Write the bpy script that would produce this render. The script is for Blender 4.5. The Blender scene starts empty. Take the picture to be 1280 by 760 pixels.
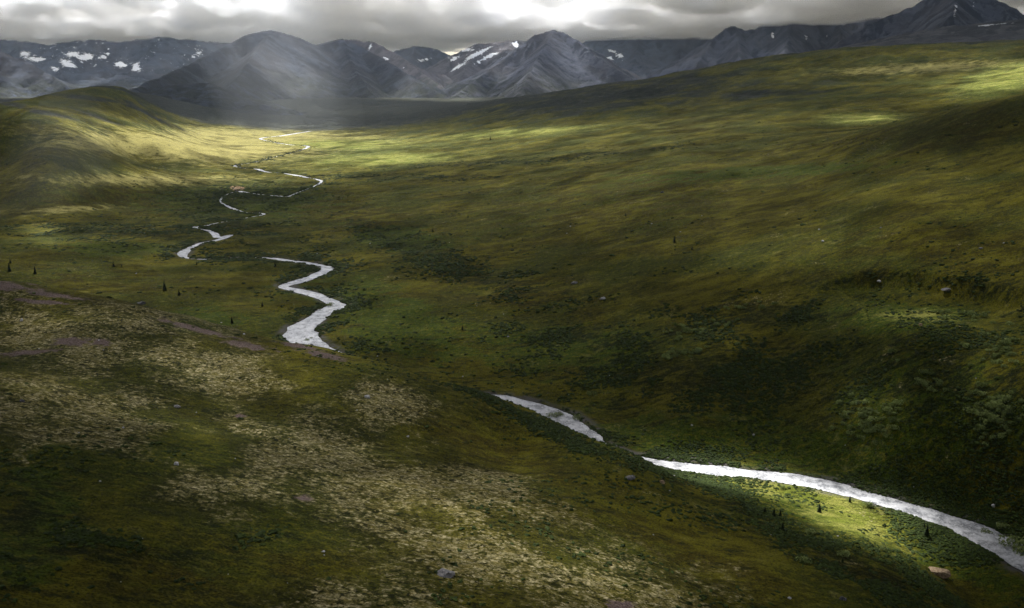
import bpy, math, random
import numpy as np
random.seed(7)
rng = np.random.default_rng(11)
C = bpy.context.scene.collection
PI = math.pi

# ------------------------------------------------------------------ camera model
W, H, F, CY = 1280.0, 760.0, 1108.0, 380.0
CAMZ = 150.0
PITCH = math.atan((CY - 110.0) / F)
cp, sp_ = math.cos(PITCH), math.sin(PITCH)

def ray(u, v):
    a = (u - W / 2) / F; b = (CY - v) / F
    return a, cp + b * sp_, -sp_ + b * cp          # x, y, z (camera looks along +Y, down)

def az_t(u, v):
    x, y, z = ray(u, v); h = math.hypot(x, y)
    return math.atan2(x, y), z / h

def world(u, v, r=None, z=None):
    a, t = az_t(u, v)
    if r is None: r = (z - CAMZ) / t
    return np.array([math.sin(a) * r, math.cos(a) * r, CAMZ + t * r])

def project(x, y, z):
    d = z - CAMZ
    f = y * cp - d * sp_
    f = np.where(f < 1, 1, f)
    up = y * sp_ + d * cp
    return W / 2 + F * x / f, CY - F * up / f

# ------------------------------------------------------------------ numpy noise
_perm = np.random.default_rng(3).random((256, 256))
def vnoise(x, y):
    xi = np.floor(x).astype(int); yi = np.floor(y).astype(int)
    fx = x - xi; fy = y - yi
    fx = fx * fx * fx * (fx * (fx * 6 - 15) + 10); fy = fy * fy * fy * (fy * (fy * 6 - 15) + 10)
    g = lambda i, j: _perm[i & 255, j & 255]
    a = g(xi, yi) * (1 - fx) + g(xi + 1, yi) * fx
    b = g(xi, yi + 1) * (1 - fx) + g(xi + 1, yi + 1) * fx
    return (a * (1 - fy) + b * fy) * 2 - 1
def fbm(x, y, o=4, g=0.5):
    s = 0; a = 1.0; n = 0
    for k in range(o):
        ca, sa = math.cos(k * 1.3), math.sin(k * 1.3)
        s = s + a * vnoise((x * ca - y * sa) * 2 ** k + 17.3 * k, (x * sa + y * ca) * 2 ** k + 9.1 * k); n += a; a *= g
    return s / n
def sstep(a, b, x):
    t = np.clip((x - a) / (b - a), 0, 1); return t * t * (3 - 2 * t)

# ------------------------------------------------------------------ terrain controls
PTS = []
def P(u, v, r=None, z=None): PTS.append(world(u, v, r, z))
def HP(u, r, z):
    a, _ = az_t(u, 400); PTS.append(np.array([math.sin(a) * r, math.cos(a) * r, z]))

ZR = np.array([(168, 30), (182, 26), (190, 24), (213, 18), (222, 16), (240, 12.5), (262, 10), (283, 8), (317, 5), (330, 3.5),
               (360, 2), (385, 1), (437, 0), (497, -2), (545, -3), (582, -4), (598, -5), (640, -6), (700, -8), (760, -9.5)])
def zr(v): return float(np.interp(v, ZR[:, 0], ZR[:, 1]))
# river course, upstream to downstream: u, v, half-width in metres
RIV = [(388, 164, 8), (372, 166.5, 11), (350, 170, 11), (326, 173, 7), (338, 177, 1), (362, 181, 6), (385, 183, 7), (372, 189, .8), (345, 196, .8), (318, 203, .8), (294, 207, 3.5), (301, 209.5, 3), (312, 211, 1), (322, 211.5, 7), (333, 215, 6), (350, 216, .8),
       (366, 218.5, 6), (375, 220, 7), (384, 222, 6), (390, 223, 1.5), (395, 224, 4), (402, 227, 4), (392, 233, .8), (372, 241, .8), (360, 245.5, 3), (348, 245, 3.5), (325, 243, .8), (304, 240, 5), (297, 239, 3), (280, 245, .8), (276, 252, .8), (285, 258, 3), (292, 261, 4), (304, 265, 2), (315, 266, .8), (322, 266, 3), (330, 268, 3),
       (310, 272, .8), (275, 278, .8), (258, 282, 3.5), (243, 284, 4.5), (254, 287, 1), (260, 288, 4), (268, 292, 5), (273, 297, 5), (288, 294, 5.5), (272, 300, 4.5), (248, 305, 4.5), (229, 316, 6),
       (236, 323, .8), (270, 324, .8), (320, 322, .8), (341, 323, 3.2), (362, 326, 3.6), (385, 329, 4), (409, 335, 5.5), (396, 344, 6), (376, 351, 6.5), (354, 358, 4.5), (372, 363, 5.5),
       (388, 367, 5.5), (405, 373, 6), (421, 382, 7.5), (406, 389, 8), (394, 399, 8.5), (378, 409, 9.5), (376, 419, 10), (388, 430, 9.5), (407, 440, 8), ]
RIVW = [world(u, v, z=zr(v)) for u, v, w in RIV]; RIVH = [w for *_, w in RIV]
for u, r, z, w in [(455, 468, -.9, 6), (510, 438, -1.3, 6), (575, 408, -1.7, 5)]:
    a, _ = az_t(u, 400); RIVW.append(np.array([math.sin(a) * r, math.cos(a) * r, z])); RIVH.append(w)
for u, v, w in [(616, 497, 4.5), (645, 505, 6.5), (672, 513, 6.5), (700, 522, 6.0), (733, 544, 5.5), (745, 554, 4), (770, 568, 3), (800, 575, 3.4), (830, 580, 4), (870, 585.5, 4.2),
                (915, 590, 4.2), (960, 595, 4.2), (1005, 601, 4.3), (1050, 611, 4.5), (1100, 625, 4.8), (1150, 640, 5.2), (1190, 653, 6.0), (1230, 670, 7.5), (1275, 695, 8), (1330, 728, 8)]:
    RIVW.append(world(u, v, z=zr(v))); RIVH.append(w)
RIVW = np.array(RIVW); RIVH = np.array(RIVH, float); RIVH = np.where((RIVW[:, 1] > 560) & (RIVH > 1), RIVH * np.where(RIVW[:, 1] > 800, 0.55, 0.78), RIVH)
RIVH = np.where((RIVW[:, 1] < 560) & (RIVW[:, 1] > 440), RIVH * 0.88, RIVH)
for q in list(range(0, len(RIVW), 2)): PTS.append(RIVW[q] + np.array([0, 0, 0.8]))

for u, v, z in [(0, 760, 60), (300, 760, 50), (640, 760, 38), (900, 760, 22), (1150, 760, 6), (0, 600, 59), (0, 480, 57), (0, 400, 54), (300, 600, 47), (300, 500, 40),
                (150, 480, 48), (640, 640, 32), (640, 560, 21), (850, 660, 17), (850, 605, 7), (1000, 690, 10), (1000, 640, 1), (1110, 690, 2), (450, 560, 35), (450, 660, 42), (930, 640, 7)]:
    P(u, v, z=z)
# crest of the near hill, then its hidden far side
for u, v, r in [(0, 353, 460), (85, 366, 452), (170, 379, 448), (300, 413, 438), (430, 446, 418), (500, 463, 383), (570, 483, 355), (620, 499, 344), (680, 523, 331), (740, 547, 322), (790, 569, 315)]:
    P(u, v, r=r)
for u, r, z in [(0, 560, 22), (170, 540, 14), (300, 500, 7), (400, 478, 3), (430, 462, 3), (500, 424, 1.5), (560, 402, 0), (-60, 560, 26)]:
    HP(u, r, z)
# valley floor, left
for u, v, z in [(0, 345, 10), (0, 300, 13), (0, 250, 20), (0, 205, 42), (0, 170, 75), (170, 368, 5), (120, 300, 9), (140, 250, 16), (180, 200, 32), (300, 400, 2), (200, 330, 5), (450, 430, 1.5),
                (330, 350, 2.8), (470, 350, 6), (430, 300, 8), (440, 250, 15), (500, 215, 24), (450, 190, 27), (300, 190, 26), (250, 172, 40), (230, 215, 24)]:
    P(u, v, z=z)
# left hill
for u, v, r in [(0, 150, 1620), (0, 131, 1860), (50, 124, 2020), (100, 118, 2100), (160, 118, 2260), (155, 110, 2650), (60, 137, 1796), (60, 158, 1588), (60, 178, 1412), (60, 200, 1270), (120, 126, 2036), (120, 152, 1780), (120, 175, 1572), (120, 200, 1348), (30, 142, 1716), (190, 145, 2330), (190, 131, 2750), (190, 120, 3300), (240, 150, 2600), (240, 138, 3050), (240, 128, 3600), (300, 150, 2900), (300, 140, 3350), (300, 131, 3900), (150, 113, 2750), (120, 114, 2500), (190, 160, 2004), (190, 182, 1668), (60, 126, 1988), (240, 165, 2218), (300, 160, 2500), (-120, 130, 1620)]:
    P(u, v, r=r)
for u, r, z in [(0, 2700, 62), (110, 3200, 120), (150, 3500, 140), (-150, 2600, 80), (0, 2050, 108), (50, 2240, 116), (100, 2750, 128), (-120, 1850, 106), (1280, 985, 137), (1220, 1010, 133), (1170, 1060, 124), (0, 3600, 70), (60, 4200, 90)]:
    HP(u, r, z)
# plain below the mountains
for u, v, r in [(400, 165, 2500), (350, 152, 3000), (430, 150, 3000), (480, 137, 3600), (350, 137, 3700), (430, 126, 4200), (560, 127, 4300), (250, 125, 4200), (500, 158, 2600), (560, 160, 2300)]:
    P(u, v, r=r)
# right-hand slopes
for u, v, z in [(560, 400, 6), (560, 300, 16), (600, 220, 34), (700, 480, 1), (700, 400, 11), (700, 300, 27), (700, 220, 44), (850, 540, 2), (850, 460, 12), (850, 380, 26), (850, 300, 43), (850, 220, 62),
                (1000, 560, 0), (1000, 500, 10), (1000, 420, 25), (1000, 350, 42), (1000, 250, 66), (1000, 200, 80), (1140, 600, 0), (1140, 540, 14), (1140, 450, 33), (1140, 350, 52), (1140, 250, 80), (1140, 200, 95),
                (1280, 655, 1), (1280, 560, 22), (1280, 450, 42), (1280, 350, 60), (1280, 250, 86), (1280, 180, 110), (1450, 600, 25), (1450, 400, 62), (1450, 200, 112)]:
    P(u, v, z=z)
for u, v, r in [(1280, 119, 900), (1220, 130, 930), (1170, 142, 980), (1120, 153, 1050), (1450, 95, 850), (700, 170, 1700), (700, 140, 2150), (640, 126, 2700), (550, 150, 2600), (600, 150, 2350),
                (770, 106, 2650), (850, 91, 2600), (930, 79, 2550), (1010, 69, 2500), (1140, 61, 2450), (1280, 54, 2400), (1450, 45, 2300), (850, 150, 1700), (850, 120, 2150), (950, 165, 1300), (950, 120, 1950),
                (1050, 160, 1300), (1050, 130, 1600), (1050, 95, 2150), (1180, 120, 1600), (1180, 85, 2150), (1280, 100, 1700), (1280, 75, 2150)]:
    P(u, v, r=r)
for u, r, z in [(1280, 1200, 105), (1180, 1250, 100), (640, 3300, 110), (850, 3500, 140), (1100, 3500, 200), (1350, 3500, 210), (700, 4300, 110), (1000, 4400, 150),
                (640, 60, 62), (0, 60, 66), (1280, 60, 58), (640, 110, 50), (1280, 140, 26), (-200, 400, 58), (-200, 900, 22)]:
    HP(u, r, z)
PTS = np.array(PTS)
def rb_xy(x, y):
    r = np.hypot(x, y); a = np.arctan2(x, y)
    return np.clip(a, -0.72, 0.72) * 3.0, np.log(np.clip(r, 45, 4600)) * 1.8
_px, _py = rb_xy(PTS[:, 0], PTS[:, 1])
_val = (PTS[:, 2] - CAMZ) / np.hypot(PTS[:, 0], PTS[:, 1])
# weight of the value: use screen-like elevation
def tps(d2): return 0.5 * d2 * np.log(d2 + 1e-12)
_n = len(PTS)
A = np.zeros((_n + 3, _n + 3))
A[:_n, :_n] = tps((_px[:, None] - _px[None]) ** 2 + (_py[:, None] - _py[None]) ** 2) + np.eye(_n) * 2e-4
A[:_n, _n] = 1; A[:_n, _n + 1] = _px; A[:_n, _n + 2] = _py; A[_n:, :_n] = A[:_n, _n:].T
_sol = np.linalg.solve(A, np.concatenate([_val, [0, 0, 0]]))
def base_h(x, y):
    sh = np.shape(x); x = np.ravel(x); y = np.ravel(y); out = np.empty(len(x))
    for i in range(0, len(x), 40000):
        xs, ys = x[i:i + 40000], y[i:i + 40000]
        X, Y = rb_xy(xs, ys)
        t = _sol[_n] + _sol[_n + 1] * X + _sol[_n + 2] * Y
        d2 = (X[:, None] - _px[None]) ** 2 + (Y[:, None] - _py[None]) ** 2
        t = t + (0.5 * d2 * np.log(d2 + 1e-12)) @ _sol[:_n]
        r = np.hypot(xs, ys)
        z = CAMZ + t * np.clip(r, 45, 4600)
        z = z + (100 - z) * sstep(4000, 5200, r)
        z = np.where(r < 120, np.clip(z, 0, 75), z)
        out[i:i + 40000] = z
    return out.reshape(sh)

# river: resample, smooth
def resample(pts, hw, step):
    # Catmull-Rom through the course
    out = []; ow = []
    n = len(pts)
    for i in range(n - 1):
        p0, p1, p2, p3 = pts[max(i - 1, 0)], pts[i], pts[i + 1], pts[min(i + 2, n - 1)]
        L = np.linalg.norm(p2 - p1); k = max(2, int(L / step))
        for j in range(k):
            t = j / k
            c = 0.5 * ((2 * p1) + (-p0 + p2) * t + (2 * p0 - 5 * p1 + 4 * p2 - p3) * t * t + (-p0 + 3 * p1 - 3 * p2 + p3) * t ** 3)
            c[2] = p1[2] * (1 - t) + p2[2] * t
            out.append(c); ow.append(hw[i] * (1 - t) + hw[i + 1] * t)
    out.append(pts[-1]); ow.append(hw[-1])
    return np.array(out), np.array(ow)
RC, RW_ = resample(RIVW, RIVH, 3.0)
_s = np.arange(len(RC)) * 0.31
RW_ = RW_ * (1 + 0.2 * vnoise(_s, _s * 0 + 3.3) + 0.13 * vnoise(_s * 2.7, _s * 0 + 8.3))
# drop points that would double back
def seg_query(x, y):
    """distance to river centre line and the level and half-width there"""
    best = np.full(len(x), 1e9); zz = np.zeros(len(x)); ww = np.zeros(len(x))
    S = RC[::2]; SW = RW_[::2]
    for i in range(len(S) - 1):
        a = S[i]; b = S[i + 1]
        m = (np.abs(x - a[0]) < 75) & (np.abs(y - a[1]) < 75)
        if not m.any(): continue
        ix = np.nonzero(m)[0]
        dx, dy = b[0] - a[0], b[1] - a[1]; L2 = dx * dx + dy * dy + 1e-9
        t = np.clip(((x[ix] - a[0]) * dx + (y[ix] - a[1]) * dy) / L2, 0, 1)
        d = np.hypot(x[ix] - a[0] - t * dx, y[ix] - a[1] - t * dy)
        w = SW[i] * (1 - t) + SW[i + 1] * t
        e = d - w
        k = e < best[ix]
        j = ix[k]; best[j] = e[k]; zz[j] = (a[2] * (1 - t) + b[2] * t)[k]; ww[j] = w[k]
    return best, zz, ww

SC = np.array([world(u, v, z=z)[:2] for u, v, z in [(985, 372, 38), (1015, 357, 42), (1050, 346, 46), (1095, 341, 50), (1150, 342, 53), (1210, 348, 56), (1280, 362, 57), (1360, 380, 58)]])
def scarp(x, y):
    """drop of the eroded bank on the right slope"""
    out = np.zeros(len(x)); best = np.full(len(x), 1e9)
    for i in range(len(SC) - 1):
        a, b = SC[i], SC[i + 1]; d = b - a; L2 = d @ d
        t = np.clip(((x - a[0]) * d[0] + (y - a[1]) * d[1]) / L2, 0, 1)
        qx = x - a[0] - t * d[0]; qy = y - a[1] - t * d[1]
        dd = np.hypot(qx, qy)
        side = -(qx * x + qy * y)            # towards the camera = below the scarp
        k = dd < best; best = np.where(k, dd, best)
        endf = 1.0
        amp = np.where(side > 0, 1, 0) * sstep(0, 7, dd) * (1 - sstep(14, 60, dd))
        fade = sstep(0.3, 3.0, i + t)
        out = np.where(k, amp * 8 * fade, out)
    return out

def ground_h(x, y, river=True, detail=True):
    z = base_h(x, y)
    r = np.hypot(x, y)
    if detail:
        lo = sstep(120, 400, r)
        z = z + fbm(x / 75, y / 75, 3) * 1.5 * (0.5 + 0.5 * lo) + fbm(x / 17, y / 17, 3) * 0.55
        far = sstep(1100, 2300, r)
        z = z + far * (fbm(x / 230, y / 170, 5, 0.55) * np.where(x < -150, 3, 12)) * (1 - sstep(0, 60, 95 - np.abs(z - 95)) * 0.0) * np.clip((z - 38) / 60, 0.08, 1)
        # solifluction steps on slopes
        f2 = fbm(x / 45 + 5, y / 26, 3)
        z = z + np.abs(f2) * 1.4 * sstep(500, 900, r)
        z = z - scarp(x, y)
        rid = 1 - np.abs(fbm(x / 60 + 31, y / 60 + 7, 3)) * 2.4
        z = z + np.clip(rid, 0, 1) ** 3 * 0.8
    if river:
        d, zz, ww = seg_query(x, y)
        near = d < 32
        k = sstep(3, 30, d)
        bank = zz + 0.5 + 0.035 * np.clip(d, 0, 60) + 0.5 * fbm(x / 9, y / 9, 3)
        zb = bank * (1 - k) + z * k
        zb = np.where(d < 3.0, (zz - 0.9) + (bank - zz + 0.9) * sstep(-1.6, 2.6, d), zb)
        z = np.where(near, zb, z)
    return z

def ground_hit(u, v, rmin=90):
    """where the line of sight through a pixel first meets the ground"""
    a, t = az_t(u, v)
    r = np.exp(np.linspace(math.log(rmin), math.log(4500), 1500))
    x = np.sin(a) * r; y = np.cos(a) * r
    z = ground_h(x, y)
    hit = np.nonzero(z >= CAMZ + t * r)[0]
    i = hit[0] if len(hit) else 1499
    i = max(i, 1)
    f0 = z[i - 1] - CAMZ - t * r[i - 1]; f1 = z[i] - CAMZ - t * r[i]
    k = f0 / (f0 - f1) if f1 != f0 else 1
    rr = r[i - 1] + (r[i] - r[i - 1]) * min(max(k, 0), 1)
    x, y = math.sin(a) * rr, math.cos(a) * rr
    return np.array([x, y, float(ground_h(np.array([x]), np.array([y]))[0])])

# ------------------------------------------------------------------ mesh helpers
def make_mesh(name, verts, faces, mat=None, smooth=True, parent=None, link=True):
    me = bpy.data.meshes.new(name)
    verts = np.asarray(verts, np.float32); faces = np.asarray(faces, np.int32)
    k = faces.shape[1]
    me.vertices.add(len(verts)); me.vertices.foreach_set('co', verts.ravel())
    me.loops.add(faces.size); me.loops.foreach_set('vertex_index', faces.ravel())
    me.polygons.add(len(faces)); me.polygons.foreach_set('loop_start', np.arange(0, faces.size, k, dtype=np.int32))
    me.polygons.foreach_set('loop_total', np.full(len(faces), k, np.int32))
    me.polygons.foreach_set('use_smooth', np.full(len(faces), smooth))
    me.update(); me.validate()
    if mat: me.materials.append(mat)
    o = bpy.data.objects.new(name, me)
    if link: C.objects.link(o)
    if parent: o.parent = parent
    return o
def attr(o, name, vals):
    a = o.data.attributes.new(name, 'FLOAT', 'POINT'); a.data.foreach_set('value', np.asarray(vals, np.float32))
def grid_faces(n, m):
    i = np.arange(n * m).reshape(n, m)
    return np.stack([i[:-1, :-1].ravel(), i[:-1, 1:].ravel(), i[1:, 1:].ravel(), i[1:, :-1].ravel()], 1)
def tag(o, label=None, cat=None, group=None, kind=None):
    if label: o['label'] = label
    if cat: o['category'] = cat
    if group: o['group'] = group
    if kind: o['kind'] = kind
    return o

def ico(level=1):
    p = (1 + 5 ** 0.5) / 2
    v = [(-1, p, 0), (1, p, 0), (-1, -p, 0), (1, -p, 0), (0, -1, p), (0, 1, p), (0, -1, -p), (0, 1, -p), (p, 0, -1), (p, 0, 1), (-p, 0, -1), (-p, 0, 1)]
    f = [(0, 11, 5), (0, 5, 1), (0, 1, 7), (0, 7, 10), (0, 10, 11), (1, 5, 9), (5, 11, 4), (11, 10, 2), (10, 7, 6), (7, 1, 8), (3, 9, 4), (3, 4, 2), (3, 2, 6), (3, 6, 8), (3, 8, 9), (4, 9, 5), (2, 4, 11), (6, 2, 10), (8, 6, 7), (9, 8, 1)]
    v = [np.array(q) / np.linalg.norm(q) for q in v]
    for _ in range(level):
        cache = {}; nf = []
        def mid(a, b):
            k = (min(a, b), max(a, b))
            if k not in cache: q = v[a] + v[b]; v.append(q / np.linalg.norm(q)); cache[k] = len(v) - 1
            return cache[k]
        for a, b, c in f:
            ab, bc, ca = mid(a, b), mid(b, c), mid(c, a); nf += [(a, ab, ca), (b, bc, ab), (c, ca, bc), (ab, bc, ca)]
        f = nf
    return np.array(v), np.array(f)

# ------------------------------------------------------------------ material helpers
class NT:
    def __init__(s, name):
        s.m = bpy.data.materials.new(name); s.m.use_nodes = True
        s.t = s.m.node_tree; s.t.nodes.clear(); s.out = s.n('ShaderNodeOutputMaterial')
        s.pos = None
    def n(s, typ, **k):
        nd = s.t.nodes.new(typ)
        for a, b in k.items(): setattr(nd, a, b)
        return nd
    def link(s, a, b): s.t.links.new(a, b)
    def set(s, sock, v):
        if hasattr(v, 'is_output') or isinstance(v, bpy.types.NodeSocket): s.link(v, sock)
        else: sock.default_value = v
    def coord(s):
        if s.pos is None: s.pos = s.n('ShaderNodeTexCoord').outputs['Object']
        return s.pos
    def mapping(s, scale, rot=(0, 0, 0), loc=(0, 0, 0)):
        m = s.n('ShaderNodeMapping'); s.link(s.coord(), m.inputs[0]); m.inputs['Scale'].default_value = scale
        m.inputs['Rotation'].default_value = rot; m.inputs['Location'].default_value = loc
        return m.outputs[0]
    def noise(s, scale, detail=4, rough=0.55, vec=None, dist=0, lac=2.0):
        nd = s.n('ShaderNodeTexNoise'); s.link(vec if vec is not None else s.coord(), nd.inputs['Vector'])
        nd.inputs['Scale'].default_value = scale; nd.inputs['Detail'].default_value = detail; nd.inputs['Roughness'].default_value = rough
        nd.inputs['Distortion'].default_value = dist; nd.inputs['Lacunarity'].default_value = lac
        return nd.outputs[0]
    def ramp(s, v, a, b, c=0.0, d=1.0, smooth=True):
        nd = s.n('ShaderNodeMapRange'); nd.interpolation_type = 'SMOOTHSTEP' if smooth else 'LINEAR'; s.set(nd.inputs[0], v)
        for i, q in enumerate((a, b, c, d)): s.set(nd.inputs[i + 1], q)
        return nd.outputs[0]
    def math(s, op, a, b=0.0, clamp=False):
        nd = s.n('ShaderNodeMath', operation=op); nd.use_clamp = clamp; s.set(nd.inputs[0], a); s.set(nd.inputs[1], b); return nd.outputs[0]
    def mix(s, f, a, b, mode='MIX'):
        nd = s.n('ShaderNodeMix', data_type='RGBA', blend_type=mode); s.set(nd.inputs[0], f)
        for i, q in ((6, a), (7, b)):
            if isinstance(q, tuple): nd.inputs[i].default_value = (*q, 1) if len(q) == 3 else q
            else: s.link(q, nd.inputs[i])
        return nd.outputs[2]
    def attr(s, name):
        a = s.n('ShaderNodeAttribute', attribute_name=name); return a.outputs['Fac']
    def bump(s, h, strength, dist):
        b = s.n('ShaderNodeBump'); b.inputs['Strength'].default_value = strength; b.inputs['Distance'].default_value = dist; s.link(h, b.inputs['Height']); return b.outputs[0]
    def bsdf(s, col, rough=0.9, spec=0.2, normal=None):
        p = s.n('ShaderNodeBsdfPrincipled'); s.set(p.inputs['Base Color'], col if not isinstance(col, tuple) else (*col, 1))
        s.set(p.inputs['Roughness'], rough); p.inputs['Specular IOR Level'].default_value = spec
        if normal is not None: s.link(normal, p.inputs['Normal'])
        s.link(p.outputs[0], s.out.inputs[0]); return p

# ------------------------------------------------------------------ ground
def ground_radii():
    rs = [40.0]
    while rs[-1] < 16000:
        r = rs[-1]
        dr = 1.15 * r * r / (CAMZ * F) * 1.0
        dr = min(max(dr, 0.45), max(r * 0.0045, 2.0)) if r < 4600 else r * 0.05
        if r < 150: dr = 2.0
        rs.append(r + dr)
    return np.array(rs)
R = ground_radii()
AZ = np.concatenate([np.linspace(-1.35, -0.62, 60)[:-1], np.linspace(-0.62, 0.62, 900), np.linspace(0.62, 1.35, 60)[1:]])
RR, AA = np.meshgrid(R, AZ, indexing='ij')
GX = (RR * np.sin(AA)).ravel(); GY = (RR * np.cos(AA)).ravel()
GZ = ground_h(GX, GY)
U, V = project(GX, GY, GZ)
RRr = RR.ravel()
def gauss(u0, v0, su, sv, ang=0.0, p=1.0, U_=None, V_=None):
    U_ = U if U_ is None else U_; V_ = V if V_ is None else V_
    c, s = math.cos(math.radians(ang)), math.sin(math.radians(ang))
    a = ((U_ - u0) * c + (V_ - v0) * s) / su; b = (-(U_ - u0) * s + (V_ - v0) * c) / sv
    return np.exp(-(a * a + b * b) ** p)
azc = np.arctan2(GX, GY)
crest_r = np.interp(azc, [az_t(u, 400)[0] for u in (-400, 0, 300, 430, 570, 680, 790, 900)], [470, 470, 445, 433, 395, 360, 335, 300])
fore = (RRr < crest_r + 12).astype(float)
lich = np.zeros_like(GX)
for g in [(70, 430, 140, 55, 8), (130, 520, 110, 50, 0), (250, 460, 130, 40, 15), (380, 560, 140, 60, 12), (250, 620, 90, 40, -10), (480, 620, 170, 70, 20), (600, 690, 190, 70, 15), (720, 740, 150, 55, 10), (480, 500, 70, 25, 10), (430, 745, 130, 30, 0), (180, 400, 160, 22, 8), (20, 520, 60, 60, 0), (600, 610, 120, 30, 20), (820, 745, 100, 30, 0), (330, 600, 110, 40, -10)]:
    lich = np.maximum(lich, gauss(*g))
lich *= fore
lich -= 0.8 * gauss(0, 680, 150, 110) + 0.6 * gauss(200, 700, 150, 45) + .5 * gauss(240, 560, 60, 18, 10)
grav = np.zeros_like(GX)
for g in [(10, 357, 55, 8, 8), (60, 368, 60, 4, 8), (90, 427, 28, 7, 0), (128, 428, 14, 6, 0), (40, 440, 50, 4, -5), (240, 410, 60, 4, 14), (310, 432, 40, 5, 12), (405, 443, 40, 5, 12), (370, 432, 30, 4, 12), (300, 520, 9, 3, 0), (380, 622, 14, 5, 0), (775, 757, 20, 6, 0), (40, 376, 60, 3, 5)]:
    grav = np.maximum(grav, gauss(*g))
grav *= fore
tan = 1.0 * gauss(297, 235, 12, 3.2, 5) + 0.0
wet = np.zeros_like(GX)
for g in [(300, 250, 150, 30, 0), (480, 400, 150, 50, 20), (420, 185, 120, 14, 0), (700, 440, 140, 40, 0), (850, 545, 170, 30, 5), (1000, 560, 160, 40, 8), (1100, 400, 90, 26, 0), (1165, 395, 70, 18, 0), (250, 400, 80, 22, 0), (1250, 100, 60, 25, -10),
          (1060, 590, 200, 30, 12), (1000, 620, 120, 34, 20), (1200, 700, 130, 30, 25), (950, 215, 200, 10, -3), (500, 300, 80, 20, 10), (20, 690, 60, 60, 0), (60, 640, 60, 80, 0), (140, 310, 90, 12, 0), (1170, 520, 150, 90, 0)]:
    wet = np.maximum(wet, gauss(*g))
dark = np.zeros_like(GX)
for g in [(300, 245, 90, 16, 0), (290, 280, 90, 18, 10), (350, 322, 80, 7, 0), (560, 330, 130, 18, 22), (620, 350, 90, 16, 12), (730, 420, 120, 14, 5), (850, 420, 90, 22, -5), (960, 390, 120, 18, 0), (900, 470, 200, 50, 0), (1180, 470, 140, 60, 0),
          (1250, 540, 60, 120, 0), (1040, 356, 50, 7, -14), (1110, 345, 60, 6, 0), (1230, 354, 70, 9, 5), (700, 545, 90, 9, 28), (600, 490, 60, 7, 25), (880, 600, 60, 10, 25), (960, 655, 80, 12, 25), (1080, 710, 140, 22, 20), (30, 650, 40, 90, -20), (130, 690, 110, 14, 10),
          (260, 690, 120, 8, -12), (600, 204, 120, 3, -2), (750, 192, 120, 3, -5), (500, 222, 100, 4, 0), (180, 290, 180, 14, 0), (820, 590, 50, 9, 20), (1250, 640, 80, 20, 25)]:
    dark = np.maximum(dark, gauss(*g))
rust = np.zeros_like(GX)
for g in [(120, 350, 160, 25, 5), (800, 250, 300, 60, -5), (450, 270, 80, 20, 0), (650, 370, 150, 30, 5), (1100, 345, 120, 14, 0), (1150, 300, 150, 50, 0), (620, 560, 150, 30, 25), (850, 690, 150, 30, 20), (130, 250, 150, 30, 0), (250, 720, 250, 50, 0), (870, 160, 60, 20, 0), (1200, 165, 110, 26, -12), (1060, 175, 120, 16, -8), (1130, 725, 140, 22, 8)]:
    rust = np.maximum(rust, gauss(*g))
moor = sstep(2250, 2900, RRr)
for q in [(40, 137, 80, 5, 14), (130, 150, 60, 4, 20), (120, 124, 80, 5, 6), (200, 150, 40, 4, 25), (170, 135, 50, 4, 20)]:
    moor = np.maximum(moor, 0.75 * gauss(*q) * (RRr > 1300))
moor = np.maximum(moor, 0.62 * gauss(900, 118, 200, 20, -5) * (RRr > 1500))
moor = np.maximum(moor, 0.8 * gauss(760, 120, 230, 24, -8) * (RRr > 1600))
lit_straw = 1.0 * gauss(325, 173, 120, 12, 2)
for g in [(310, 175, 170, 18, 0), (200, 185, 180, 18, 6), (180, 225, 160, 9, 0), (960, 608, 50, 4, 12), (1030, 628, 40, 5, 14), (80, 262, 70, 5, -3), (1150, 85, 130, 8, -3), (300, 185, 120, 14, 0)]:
    lit_straw = np.maximum(lit_straw, 0.9 * gauss(*g) + 0.5 * lit_straw)

lit_green = np.zeros_like(GX)  # paler yellow-green painted into the ground where sun patches fall
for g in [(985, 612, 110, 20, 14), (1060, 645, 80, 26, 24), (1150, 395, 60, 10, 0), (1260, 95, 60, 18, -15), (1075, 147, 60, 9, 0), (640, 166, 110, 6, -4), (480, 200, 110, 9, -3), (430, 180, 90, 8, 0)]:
    lit_green = np.maximum(lit_green, gauss(*g))

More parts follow.
